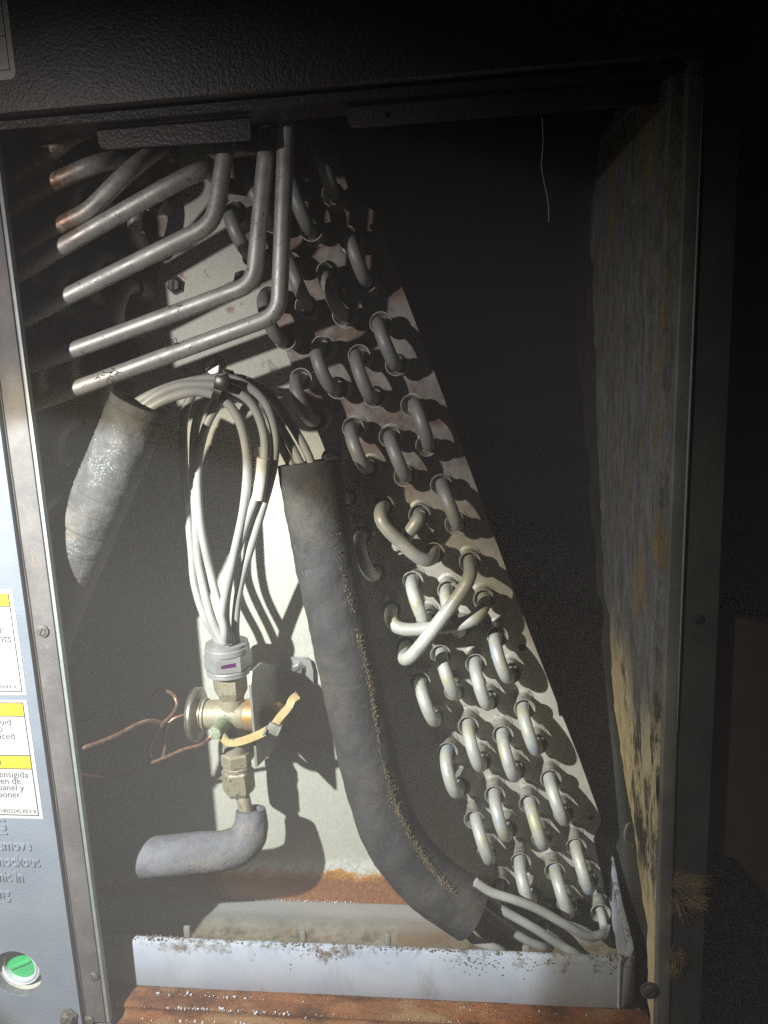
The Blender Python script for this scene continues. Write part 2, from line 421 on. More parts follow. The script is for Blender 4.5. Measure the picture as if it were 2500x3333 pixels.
def screw(parent, p, r, mat, d=(0, -1, 0), slot=True, hexh=True, ang=.6):
    o = part('screw', lathe_mesh('screw', [(r * 1.35, 0), (r * 1.35, r * .22), (r, r * .3)] + ([(r, r * .9), (r * .86, r * 1.0)] if hexh else [(r * .75, r * .5)]), axis(p, d), 6 if hexh else 20, .3, .4), mat, parent)
    if slot:
        bm = bmesh.new(); h = r * (1.0 if hexh else .5)
        box(bm, -r * .8, r * .8, -r * .13, r * .13, h - .0001, h + .0003)
        bmesh.ops.transform(bm, matrix=axis(p, d) @ Matrix.Rotation(ang, 4, 'Z'), verts=bm.verts[:])
        s = link('slot', bm_mesh(bm, 'slot'), M_dirt); bpy.context.view_layer.update(); keep(s, o)
    return o
screw(cab, at(2114, 3222, .0005), .0042, M_screwd, hexh=False)
screw(cab, at(2273, 2015, .0016), .0022, M_dark, hexh=False, slot=False)
# bracket tabs hanging from the upper rail
def tab(px0, px1, py0, py1, Y, rc, tilt):
    a, b = at(px0, py1[0], Y), at(px1, py1[1], Y); zt = .146
    out = [(a.x, zt), (a.x, a.z + rc), (a.x + rc * .3, a.z + rc * .3), (a.x + rc, a.z), (b.x - .001, b.z), (b.x, b.z + .001), (b.x, zt)]
    return out
part('mounting_tab', plate_mesh('mounting_tab', tab(322, 818, 0, (487, 455), .016, .004, 0), [], .016, .0175), M_char, cab)
part('mounting_tab', plate_mesh('mounting_tab', tab(1132, 2148, 0, (418, 335), .012, .004, 0), [(at(1262, 370, .012).x, at(1262, 372, .012).z, .0016)], .012, .0135), M_char, cab)
part('front_rail', prism_mesh('front_rail', [(.0, .1435), (.0, .1475), (.004, .1485), (.03, .1485), (.03, .147), (.005, .1465), (.002, .1435)], -.55, .114), M_char, cab)
# rusty rail under the drain pan
rprof = [(.0265, -.4092), (.021, -.4094), (.0165, -.4100), (.0140, -.4112), (.0130, -.4128), (.0134, -.4142), (.0139, -.4155), (.0139, -.4170), (.0130, -.4184), (.0108, -.4194), (.004, -.4200), (-.03, -.4206), (-.03, -.43), (.0265, -.43)]
part('base_rail', prism_mesh('base_rail', rprof, -.5, .1165, 90, .0007), M_rust, cab)
bm = bmesh.new()       # drilled hole and smudge in the rail
lathe(bm, [(.0011, 0), (.0011, .001)], axis(at(797, 3281, .0155), (0, -1, .3)), 14)
part('rail_hole', bm_mesh(bm, 'rail_hole'), M_dirt, cab)

# insulation blanket on the right wall
edge = [(.20, .15), (.125, .209), (.0545, .193), (-.039, .175), (-.1075, .154), (-.1636, .139), (-.173, .120), (-.2216, .119), (-.2397, .112), (-.2573, .100), (-.280, .085), (-.300, .066), (-.330, .045), (-.352, .030), (-.375, .022), (-.40, .018), (-.425, .014)]
def eY(z):
    for (z0, y0), (z1, y1) in zip(edge, edge[1:]):
        if z1 <= z <= z0: return y0 + (y1 - y0) * (z0 - z) / (z0 - z1)
    return edge[-1][1]
bm = bmesh.new(); NZ, NY = 190, 26; g = []
for i in range(NZ + 1):
    z = .17 - .595 * i / NZ; row = []
    ye = eY(z) + .005 * noise.noise(Vector((1, 2, z * 45))) + .002 * noise.noise(Vector((1, 5, z * 160)))
    low = max(0, min(1, (-.17 - z) / .15))
    for j in range(NY + 1):
        s = j / NY; y = .0052 + (ye - .0052) * s
        x = .1095 + .0062 * low + .0012 * noise.noise(Vector((0, y * 40, z * 22))) + .0009 * noise.noise(Vector((4, y * 140, z * 90)))
        row.append(bm.verts.new((x, y, z)))
    row.append(bm.verts.new((.1215, ye + .001, z)))
    row.insert(0, bm.verts.new((.1225, .0052, z)))
    g.append(row)
for a, b in zip(g, g[1:]):
    for k in range(len(a) - 1): bm.faces.new((a[k], a[k + 1], b[k + 1], b[k]))
o = link('insulation_liner', bm_mesh(bm, 'insulation_liner', angle=1.2), M_liner)
tag(o, 'stained torn insulation liner, grey above and cream below, on the right cabinet wall', 'insulation')

# ------------------------------------------------------------------ left access panel
PXR = -.2572
pan_l = thing('access_panel', 'closed blue grey access panel with yellow and white warning labels', 'panel', (-.4, 0, -.415))
hc = at(54, 3170, -.004); HR = .0172
part('panel_face', plate_mesh('panel_face', [(-.62, -.4155), (PXR, -.4155), (PXR, .1465), (-.62, .1465)], [(hc.x, hc.z, HR)], -.004, .0015), M_blue, pan_l)
part('edge_flange', box_mesh('edge_flange', PXR + .0006, -.2428, .0, .004, -.413, .1425, bev=.0006), M_strip, pan_l)
part('edge_return', box_mesh('edge_return', -.2425, -.2402, .0006, .0045, -.4135, .1425, bev=.0004), M_edge, pan_l)
part('sealing_strip', tube_mesh('sealing_strip', [Vector((PXR + .0004 + .0004 * noise.noise(Vector((0, 0, z * 30))), -.0003, z)) for z in [.14 - .55 * i / 60 for i in range(61)]], .0009, 8), M_strip, pan_l)
screw(pan_l, at(138, 2053, -.0005), .0030, M_screwd, hexh=False, ang=1.1)
screw(pan_l, at(304, 3176, -.0005), .0026, M_screwd, hexh=False, ang=1.9)
screw(pan_l, at(225, 3306, -.0045), .0046, M_screwd, hexh=True, ang=.8)
screw(pan_l, at(290, 3318, -.0005), .0024, M_screwd, hexh=False, ang=.4)
# knockout opening with green plug
pc = at(70, 3130, .006)
rec = part('knockout_recess', lathe_mesh('knockout_recess', [(HR, -.0005), (HR * 1.0, .014), (HR * .98, .0145), (.001, .0146)], axis(Vector((hc.x, -.003, hc.z)), (0, 1, 0)), 48, cap0=False), M_recess, pan_l)
part('knockout_ring', lathe_mesh('knockout_ring', [(.0150, 0), (.0150, .0070), (.0142, .0078), (.0138, .0072), (.0130, .0072), (.0126, .0080), (.0112, .0078), (.0108, .004), (.0107, 0)], axis(Vector((pc.x, .0108, pc.z - .001)), (0, -1, 0)), 48), M_ring, pan_l)
bm = bmesh.new(); mx = axis(Vector((pc.x, .0108, pc.z - .001)), (0, -1, 0))
lathe(bm, [(.0106, 0), (.0106, .0052), (.0100, .0058)], mx, 40)
bx = bmesh.new(); 
part('plug', bm_mesh(bm, 'plug', angle=.5), M_greenp, pan_l)
bm = bmesh.new(); box(bm, -.0085, .0085, -.0012, .0012, .0056, .0068, bev=.0004)
bmesh.ops.transform(bm, matrix=mx @ Matrix.Rotation(.45, 4, 'Z'), verts=bm.verts[:])
part('plug_rib', bm_mesh(bm, 'plug_rib'), M_greenp, pan_l); bx.free()

def text(s, px, py, Y, size, mat, parent, ext=.0, name='printed_text', align='RIGHT', bev=0., shear=0., rot=None, sx=1.0):
    cu = bpy.data.curves.new(name, 'FONT'); cu.body = s; cu.size = size; cu.align_x = align; cu.extrude = ext; cu.bevel_depth = bev
    cu.resolution_u = 3
    tmp = bpy.data.objects.new('tmp', cu); COL.objects.link(tmp)
    bpy.context.view_layer.update()
    me = bpy.data.meshes.new_from_object(tmp.evaluated_get(bpy.context.evaluated_depsgraph_get()))
    bpy.data.objects.remove(tmp); me.materials.clear()
    p = at(px, py, Y) if not isinstance(px, Vector) else px
    me.transform(Matrix.Translation(p) @ (rot or Matrix.Rotation(math.pi / 2, 4, 'X')) @ Matrix.Diagonal((sx, 1, 1, 1)))
    me.name = name
    return part(name, me, mat, parent)
def rect_part(name, x0, x1, z0, z1, Y, th, mat, parent):
    return part(name, box_mesh(name, x0, x1, Y - th, Y, z0, z1), mat, parent)
YF = -.004
def caution(xr, zt, zb, bands):
    lab = rect_part('warning_label', -.36, xr, zb, zt, YF, .00025, M_white, pan_l)
    y = YF - .00025; xi = xr - .0027
    for a, b in bands:
        rect_part('yellow_band', -.36, xi, b, a, y, .00008, M_yel, lab)
        rect_part('border_line', -.36, xi, a - .00025, a + .00025, y, .00016, M_ink, lab)
        rect_part('border_line', -.36, xi, b - .00025, b + .00025, y, .00016, M_ink, lab)
    rect_part('border_line', xi - .0003, xi + .0002, zb + .0022, bands[0][0] + .00025, y, .00020, M_ink, lab)
    rect_part('border_line', -.36, xi - .0003, zb + .0022, zb + .0027, y, .00016, M_ink, lab)
    return lab, y - .0001
J = lambda x, y: (x * .407, 1850 + y * .407)
lab, yt = caution(-.2635, -.1089, -.1757, [(at(5, 1933, YF).z, at(8, 1973, YF).z)])
text('er', *J(30, 520), yt, .0074, M_inkg, lab)
text('ents', *J(98, 590), yt, .0074, M_inkg, lab)
text('40A00049-A', *J(137, 962), yt, .0036, M_inkg, lab)
K2 = lambda x, y: (x * .226, 2200 + y * .226)
lab, yt = caution(-.2640, -.1791, -.2592, [(at(30, 2287, YF).z, at(30, 2330, YF).z), (at(30, 2458, YF).z, at(30, 2501, YF).z)])
text('liquid', *K2(168, 706), yt, .0062, M_inkg, lab)
text('to', *K2(45, 804), yt, .0062, M_inkg, lab)
text('replaced', *K2(222, 910), yt, .0062, M_inkg, lab)
text('.', *K2(10, 1005), yt, .0062, M_inkg, lab)
text('N', *K2(24, 1280), yt - .0001, .0066, M_ink, lab)
text('en ensigida', *K2(412, 1466), yt, .0062, M_inkg, lab)
text('deben de', *K2(305, 1558), yt, .0062, M_inkg, lab)
text('la panel y', *K2(352, 1652), yt, .0062, M_inkg, lab)
text('reponer', *K2(296, 1752), yt, .0062, M_inkg, lab)
text('B14033245 REV B', *K2(527, 1978), yt, .0036, M_inkg, lab)
Q = lambda x, y: (x / 3.238, 2650 + y / 3.238)
for s_, x_, y_, z_ in (('G', 78, 165, .0128), ('Remove', 338, 378, .0118), ('Knockout', 425, 550, .0118), ('Unit In', 258, 708, .0118), ('ng', 112, 884, .0118)):
    text(s_, *Q(x_, y_), YF, z_ * .9, M_blue, pan_l, ext=.0004, bev=.0004, name='embossed_lettering', sx=.8)
g0 = at(*Q(0, 195), YF); g1 = at(*Q(85, 212), YF)
part('embossed_underline', box_mesh('embossed_underline', g0.x - .02, g1.x, YF - .0009, YF, g1.z, g1.z + .0012, bev=.0004), M_blue, pan_l)
part('panel_sill', box_mesh('panel_sill', -.62, -.2402, -.006, .012, -.4195, -.4162, bev=.0006), M_strip, pan_l)

# ------------------------------------------------------------------ upper panel
up = thing('upper_panel', 'black textured upper cabinet panel with a white rating label', 'panel', (0, 0, .15))
bm = bmesh.new()
pr_ = [(-.0025, .1490), (-.0040, .1500), (-.0046, .1515), (-.0046, .50), (.0, .50), (.0, .152), (.0, .149)]
part('panel_face', prism_mesh('panel_face', pr_, -.62, .1450, 1), M_char, up); bm.free()
yl = -.0046
c0 = at(55, 257, yl); a0 = at(26, 0, yl); xr = c0.x; zb = c0.z
rc = .0032
out = [(-.45, zb), (xr - rc, zb), (xr - rc * .3, zb + rc * .3), (xr, zb + rc), (xr, .30), (-.45, .30)]
rl = part('rating_label', plate_mesh('rating_label', out, [], yl - .0003, yl), M_tag, up)
yq = yl - .0003
q1 = at(33, 228, yq); q2 = at(16, 118, yq)
rect_part('border_line', q1.x - .0004, q1.x, q1.z, .30, yq, .0001, M_ink, rl)
rect_part('border_line', -.45, q1.x - .0004, q1.z, q1.z + .0004, yq, .0001, M_ink, rl)
rect_part('border_line', -.45, q1.x - .0004, q2.z, q2.z + .0004, yq, .0001, M_ink, rl)

# ------------------------------------------------------------------ evaporator coil
PY = .12                        # front face of the tube sheets
ANG = math.radians(18.65); PITCH = .0293; ROW = .0217
U1 = Vector((math.sin(ANG), 0, -math.cos(ANG))); W1 = Vector((-math.cos(ANG), 0, -math.sin(ANG)))
O1 = Vector((-.0663, PY, .0983))
AX = -.1705
def lat(row, i):                # row 0 = outermost column of the right slab
    return O1 + W1 * ROW * row + U1 * PITCH * (i + (.5 if row % 2 else 0))
def latL(row, i):
    p = lat(row, i); return Vector((2 * AX - p.x, PY, p.z + .012))
coil = thing('evaporator_coil', 'slanted aluminium evaporator coil with rows of return bends', 'coil', (-.12, .2, -.42))
# right tube sheet
ro = [(1229, 693), (1259, 801), (1443, 1290), (1527, 1520), (1690, 1970), (1813, 2288), (1820, 2330), (1832, 2334), (1889, 2478), (1957, 2668), (1932, 2730)]
out = [(at(x, y, PY).x, at(x, y, PY).z) for x, y in ro] + [(.1085, -.392), (.1085, -.404), (.026, -.404)]
out += [(at(x, y, PY).x, at(x, y, PY).z) for x, y in ((1428, 2400), (1222, 1880), (933, 1149))] + [(-.150, .125), (-.165, .190), (-.085, .190), (-.066, .128)]
h1 = at(1213, 738, PY); h2 = at(1924, 2662, PY); h3 = at(1700, 2108, PY)
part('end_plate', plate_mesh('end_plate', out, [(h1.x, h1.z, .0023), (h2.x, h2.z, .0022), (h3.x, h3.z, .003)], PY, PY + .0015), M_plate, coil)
# fold along its inner edge
e0 = at(933, 1149, PY); e1 = at(1222, 1880, PY); e2 = at(1428, 2400, PY); e3 = Vector((.026, PY, -.404))
# left tube sheet, mirrored
outl = [(2 * AX - x, z + .012) for x, z in out if True]
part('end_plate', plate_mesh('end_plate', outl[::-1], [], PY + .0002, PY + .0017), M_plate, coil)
# triangular galvanised plate between the slabs
tri = [(e0.x + .012, .065), (e0.x, .19), (2 * AX - e0.x, .19), (2 * AX - e0.x - .012, .065), (-.355, -.4045), (.034, -.4045)]
part('delta_plate', plate_mesh('delta_plate', [(-.100, .03), (-.118, .10), (-.13, .19), (-.215, .19), (-.226, .10), (-.245, .03), (-.385, -.4165), (.034, -.4165)], [], PY + .0026, PY + .004), M_galv, coil)
# fin packs behind the sheets
bm = bmesh.new()
for sgn in (1, -1):
    pts = []
    for (x, z) in [(-.083, .175), (.096, -.392), (.028, -.400), (-.148, .150)]:
        X = x if sgn > 0 else 2 * AX - x
        pts.append((X, z))
    fr = [bm.verts.new((x, PY + .006, z)) for x, z in pts]; bk = [bm.verts.new((x, .50, z)) for x, z in pts]
    bm.faces.new(fr); bm.faces.new(bk)
    for k in range(4): bm.faces.new((fr[k], fr[(k + 1) % 4], bk[(k + 1) % 4], bk[k]))
part('fin_pack', bm_mesh(bm, 'fin_pack', smooth=False), M_fin, coil)

# shared meshes: collar (belled tube end) and return bend, local -Y is outward
def out_m(): return Matrix.Rotation(math.pi / 2, 4, 'X')       # local Z -> -Y
TR = .0046; BELL = .0175
collar_me = lathe_mesh('collar', [(.0084, 0), (.0084, .0006), (.0066, .0012), (.0059, .0022), (.0059, BELL - .0055), (.0062, BELL - .0035), (.0072, BELL - .0012), (.0077, BELL - .0003), (.0077, BELL + .0003), (.0072, BELL + .0003), (.0064, BELL - .0015), (.0054, BELL - .0045), (.0046, BELL - .006)], out_m(), 28)
collar_me.materials.append(M_collar)
def bend_mesh(span, h, name='return_bend', over=0.0):
    R = min(.0146, span / 2); P = [Vector((-span / 2, -.004, 0))]
    top = -(BELL + h)
    P += [Vector((-span / 2, top + 0.0, 0))]
    n = 18
    for k in range(1, n):
        a = math.pi * k / n
        P.append(Vector((-span / 2 * math.cos(a), top - R * math.sin(a), 0)))
    P += [Vector((span / 2, top, 0)), Vector((span / 2, -.004, 0))]
    return tube_mesh(name, P, TR, 18)
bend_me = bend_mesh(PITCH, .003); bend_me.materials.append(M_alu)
def add_collar(par, p):
    c = link('collar', collar_me); c.location = p; bpy.context.view_layer.update(); keep(c, par); return c
rb = random.Random(3)
pending = []
def return_bend(a, b, me=None):
    d = b - a; mid = (a + b) / 2
    o = link('return_bend', me or bend_me)
    x = d.normalized(); y = Vector((0, 1, 0)); z = x.cross(y)
    mt = Matrix((x, y, z)).transposed().to_4x4(); mt.translation = mid
    mt = mt @ Matrix.Rotation(rb.uniform(-.10, .10), 4, 'X') @ Matrix.Rotation(rb.uniform(-.035, .035), 4, 'Y')
    o.matrix_world = mt
    pending.append((o, a, b))
    return o
pairs = {0: [(-2, -1), (0, 1), (2, 3), (4, 5), (6, 7), (10, 11), (12, 13), (14, 15), (16, 17)],
         1: [(-2, -1), (0, 1), (2, 3), (4, 5), (8, 9), (10, 11), (12, 13), (14, 15), (16, 17)],
         2: [(-2, -1), (0, 1), (2, 3), (4, 5), (8, 9), (10, 11), (12, 13), (14, 15), (16, 17)],
         3: [(-2, -1), (0, 1), (2, 3), (4, 5), (6, 7), (10, 11), (12, 13), (14, 15)]}
for r, L in pairs.items():
    for i, j in L: return_bend(lat(r, i), lat(r, j))
for r in range(4):
    for i in range(-2, 14, 2):
        a, b = latL(r, i), latL(r, i + 1)
        if a.x > -.36: return_bend(a, b)
bpy.context.view_layer.update()
for o, a, b in pending:
    for p in (a, b):
        c = link('collar', collar_me); c.location = p
        c.parent = o; c.matrix_parent_inverse = o.matrix_world.inverted()
    o.parent = coil; o.matrix_parent_inverse = coil.matrix_world.inverted()
bpy.context.view_layer.update()
# crossover tubes
def crossover(a, b, h, bow, rad=TR):
    n = Vector((0, -1, 0)); d = b - a
    P = [a + n * .004, a + n * (BELL + .003), a + n * (h - .007) + d * .015 + bow * .2, a + n * (h - .0015) + d * .08 + bow * .6, a + n * h + d * .2 + bow * .9, a + n * h + d * .5 + bow, a + n * h + d * .8 + bow * .9,
         b + n * (h - .0015) - d * .08 + bow * .6, b + n * (h - .007) - d * .015 + bow * .2, b + n * (BELL + .003), b + n * .004]
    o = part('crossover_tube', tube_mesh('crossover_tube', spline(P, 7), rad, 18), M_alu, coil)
    for p in (a, b):
        c = link('collar', collar_me); c.location = p; c.parent = o
    return o
crossover(lat(0, 8), lat(3, 9), .051, Vector((.002, 0, -.001)))
crossover(lat(0, 9), lat(3, 8), .038, Vector((-.002, 0, -.010)))
crossover(lat(2, 6), lat(1, 7 - 0), .040, Vector((-.004, 0, -.004)))
crossover(lat(1, 6), lat(2, 7), .027, Vector((.001, 0, 0)))
# feeder tubes leaving the bottom of the long sleeve
def feeder(pts, rad=.0031, col=None, rmat=None):
    o = part('feeder_tube', tube_mesh('feeder_tube', spline(pts, 8), rad, 14), M_cap, coil)
    if col is not None:
        c = link('collar', collar_me); c.location = col; c.parent = o
    return o
k1 = lat(0, 18)
feeder([fM(640, 500, .052), fM(735, 560, .052), fM(870, 605, .052), fM(1000, 655, .055), fM(1200, 765, .060), fM(1320, 825, .066), fM(1395, 815, .074), k1 + Vector((0, -.030, -.003)), k1 + Vector((0, -.02, 0)), k1 + Vector((0, -.004, 0))], col=k1)
k2 = lat(1, 18)
feeder([fM(660, 570, .058), fM(790, 660, .060), fM(1000, 780, .062), fM(1130, 865, .066), fM(1250, 935, .071), fM(1290, 960, .08), k2 + Vector((0, -.032, -.006)), k2 + Vector((0, -.02, 0)), k2 + Vector((0, -.004, 0))], col=k2)
k3 = lat(2, 18)
feeder([fM(620, 610, .066), fM(775, 735, .068), fM(950, 850, .072), fM(1050, 890, .078), k3 + Vector((0, -.030, -.006)), k3 + Vector((0, -.02, 0)), k3 + Vector((0, -.004, 0))], col=k3)
k4 = lat(3, 16)
feeder([fM(560, 770, .05), fM(640, 850, .052), fM(780, 905, .056), fM(860, 960, .064), fM(880, 900, .09), fM(830, 700, .092), k4 + Vector((0, -.026, -.004)), k4 + Vector((0, -.02, 0)), k4 + Vector((0, -.004, 0))], col=k4)
# screws holding the delta plate
screw(coil, fC(1055, 975, PY + .002), .0048, M_brownscrew, ang=1.4)
screw(coil, fC(1450, 935, PY + .002), .0044, M_brownscrew, ang=1.4)
screw(coil, at(700, 1196, PY + .002), .0062, M_screw, ang=.5)

# ------------------------------------------------------------------ suction manifold tubes, upper left
man = thing('suction_manifold', 'bundle of bent aluminium manifold tubes rising above the coil', 'pipes', (-.25, .04, .05))
def manifold(px, rad=.0050, r=.016):
    P = [at(*p) for p in px]
    return part('manifold_tube', tube_mesh('manifold_tube', fillet(P, r), rad, 20), M_man, man)
manifold([(-60, 1108, .036), (222, 964, .037), (696, 728, .040), (738, 470, .044), (742, 440, .060), (742, 452, .118)], r=.0105)
manifold([(-60, 1242, .036), (247, 1138, .037), (826, 924, .040), (868, 475, .044), (872, 430, .060), (872, 450, .118)], r=.0105)
manifold([(-60, 1375, .034), (255, 1263, .036), (908, 1024, .040), (934, 372, .042), (936, 350, .058), (930, 370, .118)], r=.0105)
manifold([(-60, 962, .036), (206, 801, .037), (542, 609, .040), (668, 545, .046), (716, 585, .085), (716, 600, .118)], r=.03)
manifold([(-40, 890, .037), (212, 725, .038), (285, 692, .038), (420, 556, .042), (500, 495, .07), (530, 480, .118)], r=.014)
manifold([(-60, 730, .036), (179, 590, .037), (304, 536, .039), (370, 520, .052), (410, 520, .118)], r=.02)
manifold([(-60, 650, .037), (125, 527, .038), (222, 449, .041), (280, 420, .06), (300, 430, .118)], r=.02)

# ------------------------------------------------------------------ expansion valve with its distributor
AXV = fP(600, 500, .077); X0, Y0 = AXV.x, .077
def zP(y): return fP(600, y, Y0).z
def vert(prof): return [(r, fP(600, y, Y0).z) for r, y in prof]
VA = Matrix.Translation((X0, Y0, 0))
txv = thing('expansion_valve', 'brass thermostatic expansion valve with distributor and pale capillary tubes', 'valve', (X0, Y0, zP(500)))
part('distributor', lathe_mesh('distributor', vert([(.0125, -40), (.0150, -30), (.0150, 0), (.0158, 10), (.0158, 55)]), VA, 32), M_nut, txv)
part('distributor_nut', lathe_mesh('distributor_nut', vert([(.0152, 58), (.0168, 68), (.0168, 195), (.0152, 205)]), VA, 6, .32, .3), M_nut, txv)
part('distributor_washer', lathe_mesh('distributor_washer', vert([(.0156, 205), (.0160, 212), (.0160, 228), (.0150, 232), (.0156, 240), (.0156, 256), (.0140, 262)]), VA, 32), M_nut, txv)
dn_ = part('outlet_nut', lathe_mesh('outlet_nut', vert([(.0112, 262), (.0122, 272), (.0122, 420), (.0108, 455), (.0090, 500), (.0088, 530)]), VA, 6, .1, .3), M_brass, txv)
f0 = 2 * math.pi * 4.5 / 6 + .32
d = Vector((math.cos(f0), math.sin(f0), 0)); ctr = Vector((X0, Y0, fP(560, 130, Y0).z)) + d * (.0168 * math.cos(math.pi / 6) + .0002)
tv = Vector((-d.y, d.x, 0)); bm = bmesh.new()
vs = [bm.verts.new(ctr + tv * a + Vector((0, 0, b))) for a, b in ((-.005, -.0014), (.0052, -.0012), (.0053, .0019), (.001, .0016), (-.0048, .0010))]
bm.faces.new(vs); bmesh.ops.solidify(bm, geom=bm.faces[:], thickness=.0002)
part('ink_mark', bm_mesh(bm, 'ink_mark', smooth=False), M_purple, txv)
zb0 = fP(500, 665, Y0).z
part('valve_body', lathe_mesh('valve_body', [(.0070, -.024), (.0100, -.0235), (.0104, -.012), (.0108, -.009), (.0108, .0085), (.0100, .0100)], axis(Vector((X0, Y0, zb0)), (1, 0, 0)), 32), M_brass, txv)
part('valve_body', lathe_mesh('valve_body', [(.0096, .0095), (.0112, .0102), (.0112, .0195), (.0095, .0205), (.0095, .034), (.0075, .036)], axis(Vector((X0, Y0, zb0)), (1, 0, 0)), 32), M_copperb, txv)
part('valve_stem_body', lathe_mesh('valve_stem_body', vert([(.0088, 500), (.0092, 560), (.0092, 800), (.0085, 990), (.0085, 1040)]), VA, 28), M_brass, txv)
# diaphragm head: wide steel disc facing left
xd = fP(300, 675, Y0).x
part('diaphragm_head', lathe_mesh('diaphragm_head', [(.010, -.0058), (.0180, -.0050), (.0192, -.0042), (.0194, -.0036), (.0188, -.0032), (.0194, -.0028), (.0194, -.0012), (.0184, -.0002), (.0150, .0002), (.0120, .0016), (.0118, .0030), (.0100, .0036)], axis(Vector((xd, Y0, zb0)), (1, 0, 0)), 48), M_steel, txv)
part('diaphragm_collar', lathe_mesh('diaphragm_collar', [(.0100, .0034), (.0116, .0036), (.0116, .0052), (.0098, .0060), (.0085, .0064)], axis(Vector((xd, Y0, zb0)), (1, 0, 0)), 40), M_brass, txv)
# greenish equaliser stub pointing forward
p0 = fP(545, 735, .070); p1 = fP(435, 850, .047)
part('equaliser_stub', lathe_mesh('equaliser_stub', [(.0062, 0), (.0062, .004), (.0050, .0055), (.0048, (p1 - p0).length - .002), (.0042, (p1 - p0).length), (.002, (p1 - p0).length + .0003)], axis(p0, p1 - p0), 24), M_green, txv)
# lower fittings
part('inlet_nut', lathe_mesh('inlet_nut', vert([(.0098, 1015), (.0112, 1030), (.0112, 1125), (.0100, 1140)]), VA, 6, .45, .3), M_brass, txv)
part('inlet_collar', lathe_mesh('inlet_collar', vert([(.0098, 1138), (.0104, 1145), (.0104, 1172), (.0098, 1180)]), VA, 28), M_brass, txv)
part('flare_nut', lathe_mesh('flare_nut', vert([(.0105, 1178), (.0118, 1195), (.0118, 1370), (.0100, 1408), (.0060, 1415)]), VA, 6, .2, .3), M_brass, txv)
liq = spline([Vector((X0, Y0, zP(1405))), at(789, 2590, .0745), at(800, 2640, .072), at(805, 2690, .069)], 6)
part('liquid_pipe', tube_mesh('liquid_pipe', liq, .0050, 18), M_brass, txv)
# mounting bracket, a bent steel sheet reaching back to the coil
bx_ = fP(775, 600, .045).x
prof = [fP(835, 250, .052), fP(762, 380, .047), fP(758, 560, .047), fP(785, 800, .047), fP(808, 1165, .047)]
zz = [p.z for p in prof]; yy = [p.y for p in prof]
bm = bmesh.new()
o2 = [(yy[i], zz[i]) for i in range(5)] + [(.118, fP(985, 905, .118).z), (.118, fP(1050, 200, .118).z), (.075, fP(905, 165, .075).z)]
va = [bm.verts.new((bx_, y, z)) for y, z in o2]; vb = [bm.verts.new((bx_ + .0016, y, z)) for y, z in o2]
bm.faces.new(va); bm.faces.new(vb[::-1])
for k in range(len(o2)): bm.faces.new((va[k], va[(k + 1) % len(o2)], vb[(k + 1) % len(o2)], vb[k]))
part('mounting_bracket', bm_mesh(bm, 'mounting_bracket', smooth=False), M_brk, txv)
ft = [fP(1098, 112, .1185), fP(1300, 112, .1185), fP(1360, 150, .1185), fP(1385, 240, .1185), fP(1390, 382, .1185), fP(1250, 378, .1185), fP(1170, 395, .1185), fP(1145, 380, .1185), fP(1150, 260, .1185), fP(1105, 180, .1185)]
part('bracket_foot', plate_mesh('bracket_foot', [(p.x, p.z) for p in ft], [], .1175, .1192), M_nut, txv)
screw(txv, fP(1240, 222, .1172), .0044, M_screw, ang=.62)
# strap holding the sensing bulb lead
def ribbon(pts, wdt, th):
    P = spline(pts, 8); bm = bmesh.new(); rings = []
    for i, p in enumerate(P):
        T = (P[min(i + 1, len(P) - 1)] - P[max(i - 1, 0)]).normalized(); n = Vector((0, -1, 0)); b = T.cross(n).normalized(); n = b.cross(T)
        rings.append([bm.verts.new(p + b * sx * wdt / 2 + n * sy * th / 2) for sx, sy in ((-1, -1), (1, -1), (1, 1), (-1, 1))])
    for a, b in zip(rings, rings[1:]):
        for k in range(4): bm.faces.new((a[k], a[(k + 1) % 4], b[(k + 1) % 4], b[k]))
    bm.faces.new(rings[0]); bm.faces.new(rings[-1]); return bm_mesh(bm, 'strap', angle=.6)
st = thing('strap', 'yellowed nylon strap looped under the valve bracket with a metal clip', 'strap', fP(800, 880, .042))
part('band', ribbon([fP(505, 860, .052), fP(530, 915, .047), fP(580, 938, .043), (fP(690, 922, .0415)), fP(800, 885, .0415), fP(900, 840, .0415), fP(1000, 775, .043), fP(1065, 690, .046), fP(1150, 590, .05), fP(1185, 520, .052), fP(1240, 478, .054)], .0052, .0011), M_strap, st)
bm = bmesh.new(); box(bm, -.0042, .0042, -.0012, .0012, -.0036, .0036, bev=.0005); box(bm, -.0052, -.0036, -.003, .0008, -.0062, -.001, bev=.0004); box(bm, .0034, .0046, -.003, .0008, -.002, .0048, bev=.0004)
bmesh.ops.transform(bm, matrix=Matrix.Translation(fP(1005, 805, .040)) @ Matrix.Rotation(.45, 4, 'Y'), verts=bm.verts[:])
part('clip', bm_mesh(bm, 'clip', angle=.5), M_brk, st)
